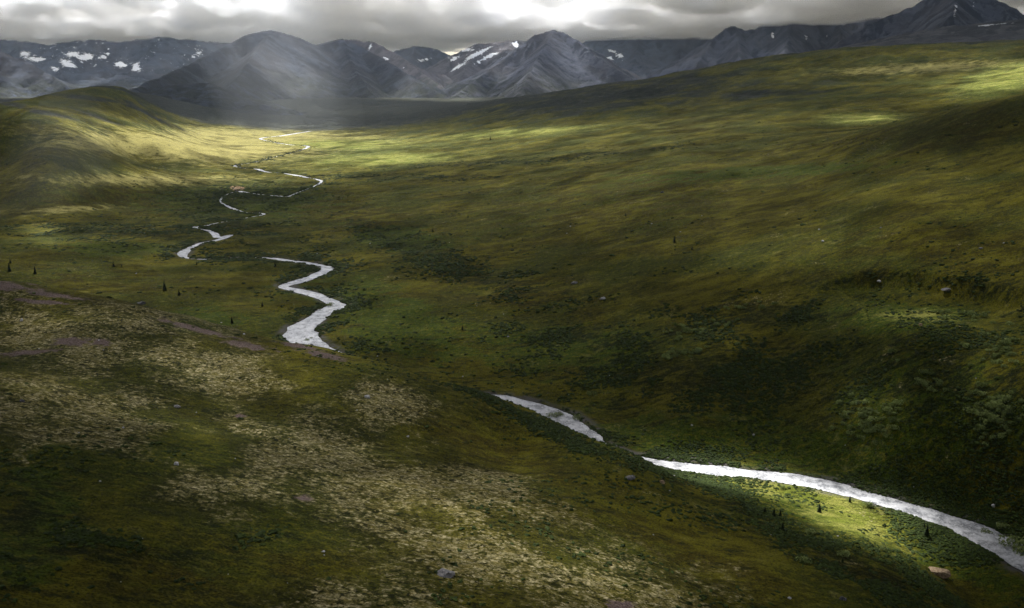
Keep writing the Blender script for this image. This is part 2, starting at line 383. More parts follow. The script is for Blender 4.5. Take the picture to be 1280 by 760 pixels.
def ground_mat():
    m = NT('tundra')
    big = m.noise(0.012, 5, 0.6)
    med = m.noise(0.05, 5, 0.62, vec=m.mapping((1, 1.8, 1), (0, 0, 0.25)))
    fin = m.noise(0.35, 5, 0.65, vec=m.mapping((1, 1.5, 1), (0, 0, 0.3), (40, 3, 0)))
    mic = m.noise(1.6, 4, 0.7, vec=m.mapping((1, 1.3, 1), (0, 0, 0.2), (7, 9, 0)))
    olive = (0.084, 0.076, 0.005); yel = (0.165, 0.148, 0.010); grn = (0.040, 0.060, 0.006); brn = (0.068, 0.052, 0.005); drk = (0.008, 0.016, 0.003)
    c = m.mix(m.ramp(med, 0.40, 0.60), olive, yel)
    c = m.mix(m.ramp(big, 0.42, 0.58, 0, 0.8), c, grn)
    f = m.math('MULTIPLY', m.attr('rust'), m.ramp(med, 0.60, 0.42)); c = m.mix(m.math('MULTIPLY', f, 0.85), c, brn)
    f = m.ramp(m.math('ADD', m.attr('wet'), m.ramp(med, 0.3, 0.7, -0.55, 0.45, False)), 0.4, 0.7); c = m.mix(m.math('MULTIPLY', f, 0.85), c, (0.050, 0.084, 0.007))
    c = m.mix(m.math('MULTIPLY', m.ramp(fin, 0.50, 0.62), 0.6), c, yel)
    c = m.mix(m.math('MULTIPLY', m.ramp(fin, 0.44, 0.34), 0.5), c, drk)
    dm0 = m.noise(0.13, 6, 0.7, vec=m.mapping((1, 1, 1), (0, 0, 0), (91, 2, 0)))
    # straw tint where sun patches are painted into the ground colour
    f = m.ramp(m.math('ADD', m.attr('lit_straw'), m.ramp(m.math('ADD', m.math('MULTIPLY', med, 0.6), m.math('MULTIPLY', dm0, 0.4)), 0.36, 0.64, -0.6, 0.5, False)), 0.2, 1.0); c = m.mix(f, c, (0.35, 0.31, 0.10))
    f = m.ramp(m.math('ADD', m.attr('lit_green'), m.ramp(m.math('ADD', m.math('MULTIPLY', fin, 0.5), m.math('MULTIPLY', dm0, 0.5)), 0.36, 0.64, -0.5, 0.35, False)), 0.1, 0.9); c = m.mix(f, c, m.mix(m.ramp(med, 0.4, 0.6), (0.15, 0.18, 0.022), (0.27, 0.27, 0.06)))
    # dark shrub mats, and shade painted in under the scarp
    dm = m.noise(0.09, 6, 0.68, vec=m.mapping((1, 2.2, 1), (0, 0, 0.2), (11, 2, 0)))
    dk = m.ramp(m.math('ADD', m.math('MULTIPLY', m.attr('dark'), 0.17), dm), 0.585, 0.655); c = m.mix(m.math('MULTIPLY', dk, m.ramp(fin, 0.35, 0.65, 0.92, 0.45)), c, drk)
    ds = m.noise(0.22, 5, 0.72, vec=m.mapping((0.6, 1.5, 1), (0, 0, 0.22), (5, 71, 0)))
    c = m.mix(m.ramp(m.math('ADD', ds, m.math('MULTIPLY', m.math('SUBTRACT', med, 0.5), -0.3)), 0.56, 0.66, 0, 0.75), c, (0.016, 0.022, 0.005))
    c = m.mix(m.ramp(ds, 0.42, 0.30, 0, 0.6), c, (0.15, 0.14, 0.02))
    # high moor: grey-brown
    mm = m.mix(m.ramp(med, 0.4, 0.6), (0.024, 0.026, 0.022), (0.062, 0.060, 0.052)); mm = m.mix(m.ramp(dm, 0.45, 0.62), mm, (0.026, 0.038, 0.016))
    c = m.mix(m.ramp(m.math('ADD', m.attr('moor'), m.ramp(big, 0.3, 0.7, -0.3, 0.3, False)), 0.3, 0.8), c, mm)
    # micro contrast
    c = m.mix(m.ramp(mic, 0.54, 0.36, 0, 0.8), c, (0.012, 0.014, 0.005)); c = m.mix(m.ramp(mic, 0.53, 0.70, 0, 0.5), c, (0.17, 0.155, 0.03))
    # pale lichen flecks
    ln = m.noise(0.42, 7, 0.78, vec=m.mapping((1, 1.25, 1), (0, 0, -0.4), (3, 31, 0)), dist=0.6)
    lz = m.noise(0.045, 4, 0.6, vec=m.mapping((1, 1, 1), (0, 0, 0), (77, 31, 0)))
    thr = m.math('ADD', m.math('MULTIPLY', m.attr('lichen'), 0.15), m.math('MULTIPLY', m.math('SUBTRACT', lz, 0.5), 0.6))
    lf = m.ramp(m.math('ADD', ln, thr), 0.60, 0.67); lf = m.math('MULTIPLY', lf, m.ramp(m.attr('lichen'), 0.02, 0.3))
    lc = m.mix(m.ramp(fin, 0.4, 0.6), (0.29, 0.235, 0.08), (0.60, 0.52, 0.30))
    vo = m.n('ShaderNodeTexVoronoi'); vo.inputs['Scale'].default_value = 0.72; vo.inputs['Randomness'].default_value = 1.0
    wv = m.n('ShaderNodeVectorMath', operation='ADD'); nv = m.n('ShaderNodeTexNoise'); nv.inputs['Scale'].default_value = 1.2; m.link(m.coord(), nv.inputs['Vector']); m.link(m.coord(), wv.inputs[0]); m.link(nv.outputs['Color'], wv.inputs[1]); m.link(wv.outputs[0], vo.inputs['Vector'])
    sc_ = m.n('ShaderNodeSeparateColor'); m.link(vo.outputs['Color'], sc_.inputs[0])
    cell = m.math('MULTIPLY', m.ramp(vo.outputs['Distance'], 0.62, 0.34), m.ramp(m.math('ADD', sc_.outputs[0], m.math('MULTIPLY', m.math('SUBTRACT', ln, 0.5), 3.4)), 0.44, 0.58))
    c = m.mix(m.math('MULTIPLY', m.ramp(m.attr('lichen'), 0.1, 0.6), 0.5), c, (0.030, 0.032, 0.005))
    c = m.mix(m.math('MULTIPLY', m.ramp(m.attr('lichen'), 0.1, 0.5), m.ramp(ln, 0.50, 0.40, 0, 0.8)), c, (0.010, 0.012, 0.003))
    lf = m.math('MAXIMUM', m.math('MULTIPLY', lf, 0.55), m.math('MULTIPLY', cell, m.ramp(m.math('ADD', m.attr('lichen'), m.math('MULTIPLY', m.math('SUBTRACT', lz, 0.5), 3.4)), 0.32, 0.85)))
    lf2 = m.ramp(m.noise(1.1, 5, 0.75, vec=m.mapping((1, 1.2, 1), (0, 0, 0.5), (13, 3, 0))), 0.42, 0.56, 0.12, 1.0)
    c = m.mix(m.math('MULTIPLY', lf, m.math('MULTIPLY', lf2, 0.9)), c, lc)
    # bare mauve gravel, eroded tan bank
    gn = m.noise(0.12, 6, 0.7)
    gf = m.ramp(m.math('ADD', m.attr('gravel'), m.ramp(m.math('ADD', m.math('MULTIPLY', gn, 0.6), m.math('MULTIPLY', fin, 0.4)), 0.36, 0.64, -0.65, 0.35, False)), 0.25, 0.7); c = m.mix(gf, c, m.mix(m.ramp(mic, 0.4, 0.6), (0.085, 0.062, 0.055), (0.22, 0.165, 0.145)))
    c = m.mix(m.ramp(m.attr('tan'), 0.4, 0.7), c, (0.33, 0.22, 0.13))
    # wet shingle by the water
    c = m.mix(m.math('MULTIPLY', m.attr('shingle'), m.ramp(gn, 0.35, 0.6)), c, (0.12, 0.115, 0.11))
    hgt = m.math('ADD', m.math('MULTIPLY', fin, 1.0), m.math('MULTIPLY', mic, 0.45)); hgt = m.math('ADD', hgt, m.math('MULTIPLY', dm, 1.6))
    m.bsdf(c, 0.95, 0.08, m.bump(hgt, 0.9, 1.6))
    return m.m
MG = ground_mat()
g = make_mesh('ground', np.stack([GX, GY, GZ], 1), grid_faces(*RR.shape), MG)
dR, zR_, wR = seg_query(GX, GY)
for nme, arr in (('lichen', lich), ('gravel', grav), ('tan', tan), ('wet', wet), ('dark', dark), ('rust', rust), ('moor', moor), ('lit_straw', lit_straw), ('lit_green', lit_green), ('shingle', (1 - sstep(1.5, 6.5, dR + 3.5 * fbm(GX / 18, GY / 18, 3))) * (RRr < 900))):
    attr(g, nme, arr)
tag(g, kind='structure')

# ------------------------------------------------------------------ river
def river_mat():
    m = NT('foam_sky_water')
    n1 = m.noise(0.22, 6, 0.72); n2 = m.noise(1.1, 5, 0.75, vec=m.mapping((1, 1.3, 1)))
    c = m.mix(m.ramp(n1, 0.38, 0.6), (0.20, 0.21, 0.23), (0.62, 0.63, 0.66))  # foam, plus the bright sky's reflection painted into the base colour
    c = m.mix(m.ramp(n2, 0.52, 0.66), c, (0.88, 0.89, 0.91)); c = m.mix(m.ramp(n2, 0.38, 0.30), c, (0.07, 0.075, 0.08))
    m.bsdf(c, 0.28, 0.5, m.bump(m.math('ADD', n1, m.math('MULTIPLY', n2, 0.5)), 0.7, 0.5))
    return m.m
T = np.gradient(RC[:, :2], axis=0); T = T / (np.linalg.norm(T, axis=1)[:, None] + 1e-9)
N = np.stack([-T[:, 1], T[:, 0]], 1)
cols = np.linspace(-1, 1, 7)
rv = np.zeros((len(RC), 7, 3))
for j, k in enumerate(cols):
    rv[:, j, :2] = RC[:, :2] + N * (RW_ + 0.4)[:, None] * k; rv[:, j, 2] = RC[:, 2]
ro = make_mesh('river', rv.reshape(-1, 3), grid_faces(len(RC), 7), river_mat())
tag(ro, kind='structure')

# ------------------------------------------------------------------ mountains
def rock_mat(name, dark=(0.006, 0.009, 0.016), pale=(0.042, 0.052, 0.074), low=(0.020, 0.024, 0.014), snow_t=0.62):
    m = NT(name)
    n1 = m.noise(0.0045, 6, 0.62); n2 = m.noise(0.02, 6, 0.68, vec=m.mapping((1, 1, 0.45)))
    n3 = m.noise(0.05, 5, 0.7, vec=m.mapping((1, 1, 0.3)))
    gl = m.attr('gully')
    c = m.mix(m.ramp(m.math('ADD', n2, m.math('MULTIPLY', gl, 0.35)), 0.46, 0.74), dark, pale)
    c = m.mix(m.ramp(n1, 0.42, 0.62, 0, 0.6), c, (0.032, 0.029, 0.034))
    c = m.mix(m.math('MULTIPLY', m.attr('low'), m.ramp(n2, 0.65, 0.4)), c, low)
    c = m.mix(m.ramp(n3, 0.62, 0.8, 0, 0.35), c, (0.13, 0.13, 0.14))
    sn = m.noise(0.028, 7, 0.75, vec=m.mapping((1, 1, 0.7), (0, 0, 0), (30, 5, 2)))
    sf = m.ramp(m.math('ADD', m.math('MULTIPLY', m.attr('snow'), 0.36), m.math('ADD', m.math('MULTIPLY', sn, 0.95), m.math('MULTIPLY', m.math('SUBTRACT', n2, 0.5), 0.6))), snow_t + 0.13, snow_t + 0.165)
    c = m.mix(m.math('MULTIPLY', sf, m.ramp(m.attr('snow'), 0.02, 0.1)), c, (0.80, 0.82, 0.86))
    m.bsdf(c, 0.92, 0.15, m.bump(m.math('ADD', m.math('MULTIPLY', n2, 2.0), n3), 0.9, 14.0))
    return m.m
MR = rock_mat('slate_rock'); MR2 = rock_mat('grey_rock', (0.011, 0.014, 0.024), (0.060, 0.067, 0.092))
MR3 = rock_mat('brown_rock', (0.030, 0.026, 0.029), (0.085, 0.075, 0.082)); MH = rock_mat('moor_slope', (0.035, 0.036, 0.038), (0.085, 0.085, 0.088), (0.04, 0.045, 0.025))

def mountain(ridges, slope, step, mat, seed=0, snow=0.0, D0=1500, margin=900, gul=60, rough=30, low_z=(120, 260), snowspots=(), lam=130.0, name='mountain'):
    segs = []
    allp = []
    for ri, rd in enumerate(ridges):
        pts = [world(u, v, r=r) for u, v, r in rd]; allp += pts; s0 = 0
        for a, b in zip(pts[:-1], pts[1:]):
            segs.append((a, b, s0, ri)); s0 += np.linalg.norm((b - a)[:2])
    allp = np.array(allp)
    x0, y0 = allp[:, 0].min() - margin, allp[:, 1].min() - margin; x1, y1 = allp[:, 0].max() + margin, allp[:, 1].max() + margin * 0.6
    xs = np.arange(x0, x1, step); ys = np.arange(y0, y1, step)
    X, Y = np.meshgrid(xs, ys, indexing='ij'); sh = X.shape; X = X.ravel(); Y = Y.ravel()
    wx = fbm(X / 420 + seed, Y / 420, 4) * 70; wy = fbm(X / 420 + 50, Y / 420 + seed, 4) * 70
    Hh = np.full(X.shape, -1e4); G_ = np.zeros(X.shape); DD = np.zeros(X.shape)
    for a, b, s0, ri in segs:
        dx, dy = (b - a)[:2]; L = math.hypot(dx, dy) + 1e-6
        tt = ((X - a[0]) * dx + (Y - a[1]) * dy) / L ** 2; t = np.clip(tt, 0, 1)
        d0 = np.hypot(X - a[0] - t * dx, Y - a[1] - t * dy)
        k = np.clip(d0 / 250, 0, 1)
        xx = X + wx * k; yy = Y + wy * k
        t = np.clip(((xx - a[0]) * dx + (yy - a[1]) * dy) / L ** 2, 0, 1)
        qx = xx - a[0] - t * dx; qy = yy - a[1] - t * dy; d = np.hypot(qx, qy)
        d = np.where(d0 < 40, d0, d)
        s = s0 + t * L + np.arctan2(qx, qy) * 260
        drop = 1.12 * slope * D0 * 0.72 * (1 - np.exp(-d / (D0 * 0.72)))
        s = s + 90 * vnoise(xx / 300 + 7, yy / 300) + 0.25 * d * vnoise(xx / 700, yy / 700 + seed)
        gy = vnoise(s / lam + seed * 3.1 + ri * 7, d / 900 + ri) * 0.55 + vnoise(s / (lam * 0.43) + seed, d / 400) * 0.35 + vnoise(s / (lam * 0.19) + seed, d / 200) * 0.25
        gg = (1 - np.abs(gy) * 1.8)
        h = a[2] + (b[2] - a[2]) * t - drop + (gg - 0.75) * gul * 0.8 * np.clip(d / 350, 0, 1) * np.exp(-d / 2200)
        m = h > Hh; Hh = np.where(m, h, Hh); G_ = np.where(m, gg, G_); DD = np.where(m, d, DD)
    Hh = Hh + fbm(X / 160 + seed, Y / 160, 5, 0.55) * rough * np.clip(0.12 + DD / 300, 0, 1)
    Hh += fbm(X / 45 + seed, Y / 45, 3) * rough * 0.3
    gz = base_h(X, Y)
    edge = np.minimum(np.minimum(X - x0, x1 - X), np.minimum(Y - y0, y1 - Y))
    Hh = Hh - (1 - sstep(0, 260, edge)) * 200
    Hh = np.maximum(Hh, gz - 6)
    keep = Hh > gz - 5.5
    F_ = grid_faces(*sh); kf = keep[F_].any(1); F_ = F_[kf]
    used = np.unique(F_); remap = np.full(len(X), -1); remap[used] = np.arange(len(used))
    o = make_mesh(name, np.stack([X, Y, Hh], 1)[used], remap[F_], mat)
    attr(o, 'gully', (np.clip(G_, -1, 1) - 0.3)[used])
    attr(o, 'low', (1 - sstep(low_z[0], low_z[1], Hh + fbm(X / 200, Y / 200, 3) * 60))[used])
    sn = snow * sstep(low_z[1] * 0.7, low_z[1] * 1.3, Hh) * (0.65 + 0.5 * (1 - np.clip(G_, 0, 1)))
    UU, VV = project(X, Y, Hh)
    for (su, sv, a_, b_, an) in snowspots: sn = np.maximum(sn, 0) + 1.05 * gauss(su, sv, a_, b_, an, 1.0, UU, VV)
    attr(o, 'snow', sn[used])
    tag(o, kind='structure')
    return o

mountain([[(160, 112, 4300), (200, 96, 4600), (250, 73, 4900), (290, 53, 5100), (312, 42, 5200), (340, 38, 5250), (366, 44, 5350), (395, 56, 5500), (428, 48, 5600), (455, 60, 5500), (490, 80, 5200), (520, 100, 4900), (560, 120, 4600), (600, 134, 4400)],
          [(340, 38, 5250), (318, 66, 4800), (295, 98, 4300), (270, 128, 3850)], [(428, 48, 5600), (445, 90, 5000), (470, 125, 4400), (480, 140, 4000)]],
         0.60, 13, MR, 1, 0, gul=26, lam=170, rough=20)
mountain([[(170, 116, 3700), (215, 106, 3650), (262, 104, 3600), (300, 116, 3550), (330, 138, 3500)]], 0.35, 14, MR, 4, 0, margin=700, gul=26, rough=22, D0=900)
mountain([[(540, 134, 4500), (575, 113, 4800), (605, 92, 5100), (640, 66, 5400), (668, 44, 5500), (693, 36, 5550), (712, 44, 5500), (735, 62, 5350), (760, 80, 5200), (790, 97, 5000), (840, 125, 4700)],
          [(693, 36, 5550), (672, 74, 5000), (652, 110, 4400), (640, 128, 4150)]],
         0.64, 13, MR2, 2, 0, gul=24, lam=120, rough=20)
mountain([[(415, 52, 7000), (440, 49, 6900), (470, 53, 6700), (500, 70, 6400), (530, 92, 6000), (565, 116, 5500)]], 0.6, 18, MR3, 3, 0.0, gul=60, snowspots=((463, 58, 3, 8, 20), (482, 73, 6, 3, 30), (505, 85, 3, 2, 0)))
mountain([[(470, 72, 8800), (495, 63, 8700), (518, 57, 8600), (545, 60, 8600), (570, 72, 8500)], [(518, 57, 8600), (512, 80, 7800)]], 0.6, 24, MR, 5, 0.15, gul=60, snowspots=((533, 74, 6, 1.5, -20), (525, 76, 5, 1.5, 0)))
mountain([[(552, 84, 7300), (570, 66, 7500), (595, 55, 7600), (630, 51, 7600), (665, 50, 7600), (700, 50, 7700)], [(600, 54, 7600), (585, 84, 6900), (565, 108, 6200)], [(640, 51, 7600), (622, 82, 6800), (600, 105, 6100)]],
         0.55, 18, MR3, 6, 0.35, gul=45, snowspots=((602, 64, 15, 2, -25), (592, 70, 10, 1.6, -25), (610, 71, 17, 2.2, -28), (572, 84, 12, 2, -30), (585, 62, 8, 2, 0), (645, 56, 3, 4, 40), (567, 74, 8, 2, -30)))
mountain([[(740, 47, 9200), (770, 46, 9000), (800, 43, 9000), (850, 43, 9000), (890, 47, 9000)], [(800, 43, 9000), (790, 90, 8000)], [(850, 43, 9000), (850, 90, 8000)]], 0.5, 28, MR, 7, 0.2, gul=70, snowspots=((765, 64, 8, 2, 10), (762, 73, 6, 3, 0), (775, 70, 6, 3, 0)))
mountain([[(862, 96, 6500), (880, 66, 6900), (895, 46, 7100), (908, 34, 7200), (918, 31, 7300), (930, 37, 7300), (945, 37, 7300), (965, 20, 7300), (990, 4, 7400), (1010, 2, 7400), (1035, 14, 7400), (1070, 22, 7400), (1110, 20, 7400)],
          [(918, 31, 7300), (925, 70, 6600)], [(1000, 2, 7400), (985, 50, 6700), (975, 80, 6200)], [(1050, 20, 7400), (1050, 60, 6700)]],
         0.75, 18, MR2, 8, 0.0, gul=60, lam=170, snowspots=((1008, 47, 3, 5, 0), (965, 43, 2, 3, 0), (966, 46, 2, 3, 0), (1033, 46, 2, 3, 0), (1036, 44, 2, 3, 0)))
mountain([[(1050, 52, 5200), (1080, 34, 5300), (1110, 20, 5400), (1140, 8, 5450), (1165, -8, 5500), (1200, -20, 5500), (1232, -12, 5500), (1250, 6, 5400), (1262, 20, 5300)], [(1200, -20, 5500), (1190, 20, 5000)]],
         0.8, 14, MR2, 9, 0, gul=50, snowspots=((1194, 12, 2.5, 14, 12), (1217, 5, 1.5, 8, 10)))
mountain([[(1215, 8, 8500), (1245, 3, 8600), (1270, 6, 8600), (1310, -10, 8600), (1400, -20, 8600)]], 0.5, 28, MR, 10, 0.9, gul=60)
mountain([[(-140, 51, 9500), (-60, 49, 9400), (20, 50, 9200), (60, 55, 9100), (110, 49, 9000), (150, 52, 9000), (200, 46, 9000), (250, 51, 9200), (300, 55, 9500)], [(20, 50, 9200), (40, 90, 8300)], [(110, 49, 9000), (75, 90, 8200)], [(200, 46, 9000), (165, 90, 8200), (120, 108, 7800)], [(250, 51, 9200), (230, 90, 8400)]],
         0.5, 24, MR, 11, 0.42, gul=60, snowspots=((30, 67, 7, 3, 0), (45, 74, 12, 3, 0), (90, 67, 7, 3, 0), (108, 71, 10, 4, 0), (85, 80, 14, 4, 30), (150, 80, 8, 4, 0), (170, 84, 6, 5, 60), (245, 68, 8, 2, -30), (130, 70, 6, 2, -30), (68, 86, 8, 2, 20)))
mountain([[(-120, 36, 6200), (-40, 52, 6300), (0, 64, 6200), (30, 76, 6100), (60, 92, 5900), (95, 116, 5600)]], 0.55, 18, MR, 12, 0, gul=50)
mountain([[(960, 74, 4600), (1030, 63, 4500), (1100, 48, 4400), (1180, 33, 4300), (1250, 26, 4200), (1350, 16, 4200), (1450, 10, 4200)]], 0.22, 16, MH, 13, 0.0, gul=26, rough=20, D0=4000, margin=1500, low_z=(200, 330), snowspots=((1240, 31, 30, 1.5, -6),), name='hill')

# ------------------------------------------------------------------ sun, sky, clouds
SUN_AZ = math.radians(-14.0); SUN_EL = math.radians(54.0)
S = np.array([math.sin(SUN_AZ) * math.cos(SUN_EL), math.cos(SUN_AZ) * math.cos(SUN_EL), math.sin(SUN_EL)])
sl = bpy.data.lights.new('sun', 'SUN'); sl.energy = 5.0; sl.angle = math.radians(0.5); sl.color = (1.0, 0.975, 0.925)
so = bpy.data.objects.new('sun', sl); C.objects.link(so)
from mathutils import Vector
so.rotation_euler = Vector(S).to_track_quat('Z', 'Y').to_euler()
so.location = (0, 0, 900)
w = bpy.data.worlds.new('World'); bpy.context.scene.world = w; w.use_nodes = True
nt = w.node_tree; bg = nt.nodes['Background']; sky = nt.nodes.new('ShaderNodeTexSky'); sky.sky_type = 'NISHITA'; sky.sun_disc = False
sky.sun_elevation = SUN_EL; sky.sun_rotation = SUN_AZ; sky.air_density = 1.0; sky.dust_density = 2.0
nt.links.new(sky.outputs[0], bg.inputs[0]); bg.inputs[1].default_value = 0.10

DECK = 715.0
def lines(a, b, fine0, fine1, st, grow, mx):
    out = list(np.arange(fine0, fine1, st)); s = st; x = out[-1]
    while x < b: s = min(s * grow, mx); x += s; out.append(x)
    s = st; x = fine0
    while x > a: s = min(s * grow, mx); x -= s; out.insert(0, x)
    return np.array(out)
ox, oy = S[0] / S[2] * 690, S[1] / S[2] * 690
def sunmap(u, v, r):
    G_ = lambda *g: gauss(*g[:5], g[5] if len(g) > 5 else 1.0, u, v)
    t = 0.05 + 0 * u
    t += 1.1 * G_(330, 174, 110, 15, 2) + 0.75 * G_(230, 180, 140, 20, 8) + 0.5 * G_(180, 222, 140, 11, 0) + 0.55 * G_(470, 200, 90, 10, -3) + 0.35 * G_(430, 178, 110, 8, 0)
    t += 0.35 * G_(120, 160, 120, 14, 12) + 0.45 * G_(650, 165, 110, 6, -4) + 0.35 * G_(340, 225, 120, 10, 0) + 0.25 * G_(70, 265, 60, 8, 0) + 0.55 * G_(54, 288, 22, 20, 0) + 0.3 * G_(75, 245, 20, 16, 0)
    t += 1.2 * G_(985, 608, 135, 22, 14) + 1.0 * G_(1060, 645, 95, 26, 24) + 0.35 * G_(900, 590, 50, 12, 10) + .18 * G_(1150, 690, 90, 26, 25)
    t += 1.0 * G_(1275, 96, 60, 15, -18) + 0.8 * G_(1080, 148, 45, 6, 0) + 0.22 * G_(1150, 85, 170, 22, -3) + 0.35 * G_(1190, 100, 60, 10, -8)
    t += 0.35 * G_(520, 184, 200, 22, -2) + 0.2 * G_(800, 165, 200, 14, -6)
    t += 0.36 * G_(1085, 512, 46, 32, 0) + 0.2 * G_(1240, 480, 55, 80, 0) + 0.2 * G_(870, 425, 60, 22, 0) + 0.32 * G_(1140, 388, 90, 20, 0) + 0.1 * G_(600, 400, 200, 60, 15)
    t += 0.21 * G_(780, 215, 330, 60, -5) + 0.18 * G_(1180, 270, 200, 60, 0) + 0.16 * G_(1000, 320, 200, 30, 0)
    t += 0.30 * G_(180, 450, 230, 60, 8) + 0.30 * G_(430, 590, 240, 80, 18) + 0.26 * G_(680, 710, 200, 60, 10)
    t += 0.18 * G_(140, 310, 220, 50, 0) + 0.10 * G_(430, 390, 120, 60, 0)
    t += 0.07 * G_(1150, 390, 90, 20, 0)
    t += 0.5 * G_(300, 168, 60, 12, 0) + 0.35 * G_(365, 160, 18, 14, 0) + 0.25 * G_(415, 158, 12, 10, 0)
    t += 0.5 * G_(1235, 103, 90, 10, -16) - 0.3 * G_(1215, 158, 90, 20, -12)
    far = sstep(2700, 3400, r)
    tf = 0.05 + 0.30 * gauss(372, 92, 38, 60, 20, 1, u, v) + 0.32 * gauss(725, 80, 42, 60, -25, 1, u, v) + 0.15 * gauss(640, 128, 60, 14, 0, 1, u, v) + 0.15 * gauss(450, 140, 120, 8, 0, 1, u, v) + 0.1 * gauss(1150, 50, 150, 30, 0, 1, u, v)
    t = t * (1 - far) + tf * far
    t = t - 0.10 * G_(1200, 520, 160, 110, 0) - 0.12 * G_(0, 720, 180, 120, 0) - .08 * G_(900, 470, 200, 70, 0) - .1 * G_(1230, 760, 150, 60, 0)
    return np.clip(t, 0.0, 1)
def deck_z(x, y):
    r = np.hypot(x, y)
    k = sstep(3000, 6500, r)
    z = DECK - 62 * sstep(6500, 9500, r) + fbm(x / 900, y / 2600 + 4, 4, 0.5) * (18 + 40 * k)
    b = np.abs(fbm(x / 420 + 9, y / 2100, 5, 0.55))
    return np.maximum(z - b * (12 + 62 * k), 592 + 8 * vnoise(x / 200, y / 900))
xs = lines(-15000, 15000, ox - 420, ox + 420, 11, 1.035, 110)
ys = lines(-6000, 4700, oy + 120, oy + 900, 11, 1.03, 75)
X, Y = np.meshgrid(xs, ys, indexing='ij'); sh = X.shape; X = X.ravel(); Y = Y.ravel()
Z = deck_z(X, Y)
zz = np.full(X.shape, 20.0)
for _ in range(3):
    gx = X - S[0] * (Z - zz) / S[2]; gy = Y - S[1] * (Z - zz) / S[2]; zz = base_h(gx, gy)
uu, vv = project(gx, gy, zz); gr = np.hypot(gx, gy)
sm = sunmap(uu, vv, gr)
inside = (gy > 60) & (np.abs(np.arctan2(gx, gy)) < 0.62)
sm = np.where(inside & (gr < 6500), sm, 0.06)
cloud = make_mesh('unseen_clouds', np.stack([X, Y, Z], 1), grid_faces(*sh))  # overhead deck out of view, openings shaped to place the sun patches
attr(cloud, 'gap', sm)
cu, cv = project(X, Y, Z)
thin = np.zeros_like(X)
for q in [(150, 18, 70, 14, 0, 1), (60, 30, 60, 10, 0, .6), (445, 60, 60, 6, 0, 1.3), (540, 58, 30, 5, 0, .8), (560, 36, 70, 12, 0, .6), (640, 15, 60, 12, 0, .4), (830, 34, 60, 14, 0, 1), (880, 12, 60, 14, 0, .9), (1090, 10, 60, 12, 0, .9), (1260, 6, 30, 10, 0, .9), (1000, 40, 60, 10, 0, .5),
          (110, 35, 45, 6, 0, -.9), (260, 42, 70, 8, 0, -.9), (400, 8, 90, 8, 0, -.5), (250, 15, 60, 10, 0, -.4), (735, 32, 36, 8, 0, -.8), (720, 5, 60, 6, 0, -.5), (30, 10, 40, 8, 0, -.3), (1000, 12, 24, 8, 0, -.6), (480, 40, 60, 7, 0, -.4)]:
    thin += q[5] * gauss(*q[:5], 1.0, cu, cv) * (Y > 2500)
attr(cloud, 'thin', thin)

cb = NT('cloud_bank')
zc = cb.n('ShaderNodeSeparateXYZ'); cb.link(cb.coord(), zc.inputs[0]); zc = zc.outputs[2]
q1 = cb.noise(0.0017, 8, 0.64, vec=cb.mapping((1, 0.7, 1.4), (0, 0, 0.3), (0, 0, 0)), dist=0.2)
q2 = cb.noise(0.00035, 1, 0.5, vec=cb.mapping((1, 1, 0.2), (0, 0, 0), (1900, 700, 0)))
yc = cb.n('ShaderNodeSeparateXYZ'); cb.link(cb.coord(), yc.inputs[0])
th = cb.math('ADD', cb.ramp(yc.outputs[1], 7400, 9300, 0.0, -0.14, False), 0.0); th = cb.math('ADD', th, cb.ramp(yc.outputs[0], 900, 2300, 0.0, -0.09, False)); th = cb.math('ADD', th, cb.ramp(zc, 598, 720, 0.61, 0.445, False)); th = cb.math('ADD', th, cb.math('MULTIPLY', cb.math('SUBTRACT', q2, 0.5), -0.45))
dn_ = cb.math('MULTIPLY', cb.ramp(cb.math('SUBTRACT', q1, th), 0.0, 0.07, 0, 1, False), 0.0100)
vs = cb.n('ShaderNodeVolumeScatter'); vs.inputs['Color'].default_value = (0.905, 0.925, 0.985, 1); vs.inputs['Anisotropy'].default_value = 0.2; cb.link(dn_, vs.inputs['Density'])
cb.link(vs.outputs[0], cb.out.inputs['Volume'])
bb0 = (-7600, 4750, 596); bb1 = (7600, 12500, 1010)
bv_ = [(x, y, z) for x in (bb0[0], bb1[0]) for y in (bb0[1], bb1[1]) for z in (bb0[2], bb1[2])]
cbo = make_mesh('cloud_bank', bv_, [(0, 1, 3, 2), (4, 6, 7, 5), (0, 4, 5, 1), (2, 3, 7, 6), (0, 2, 6, 4), (1, 5, 7, 3)], cb.m, smooth=False); tag(cbo, kind='stuff')

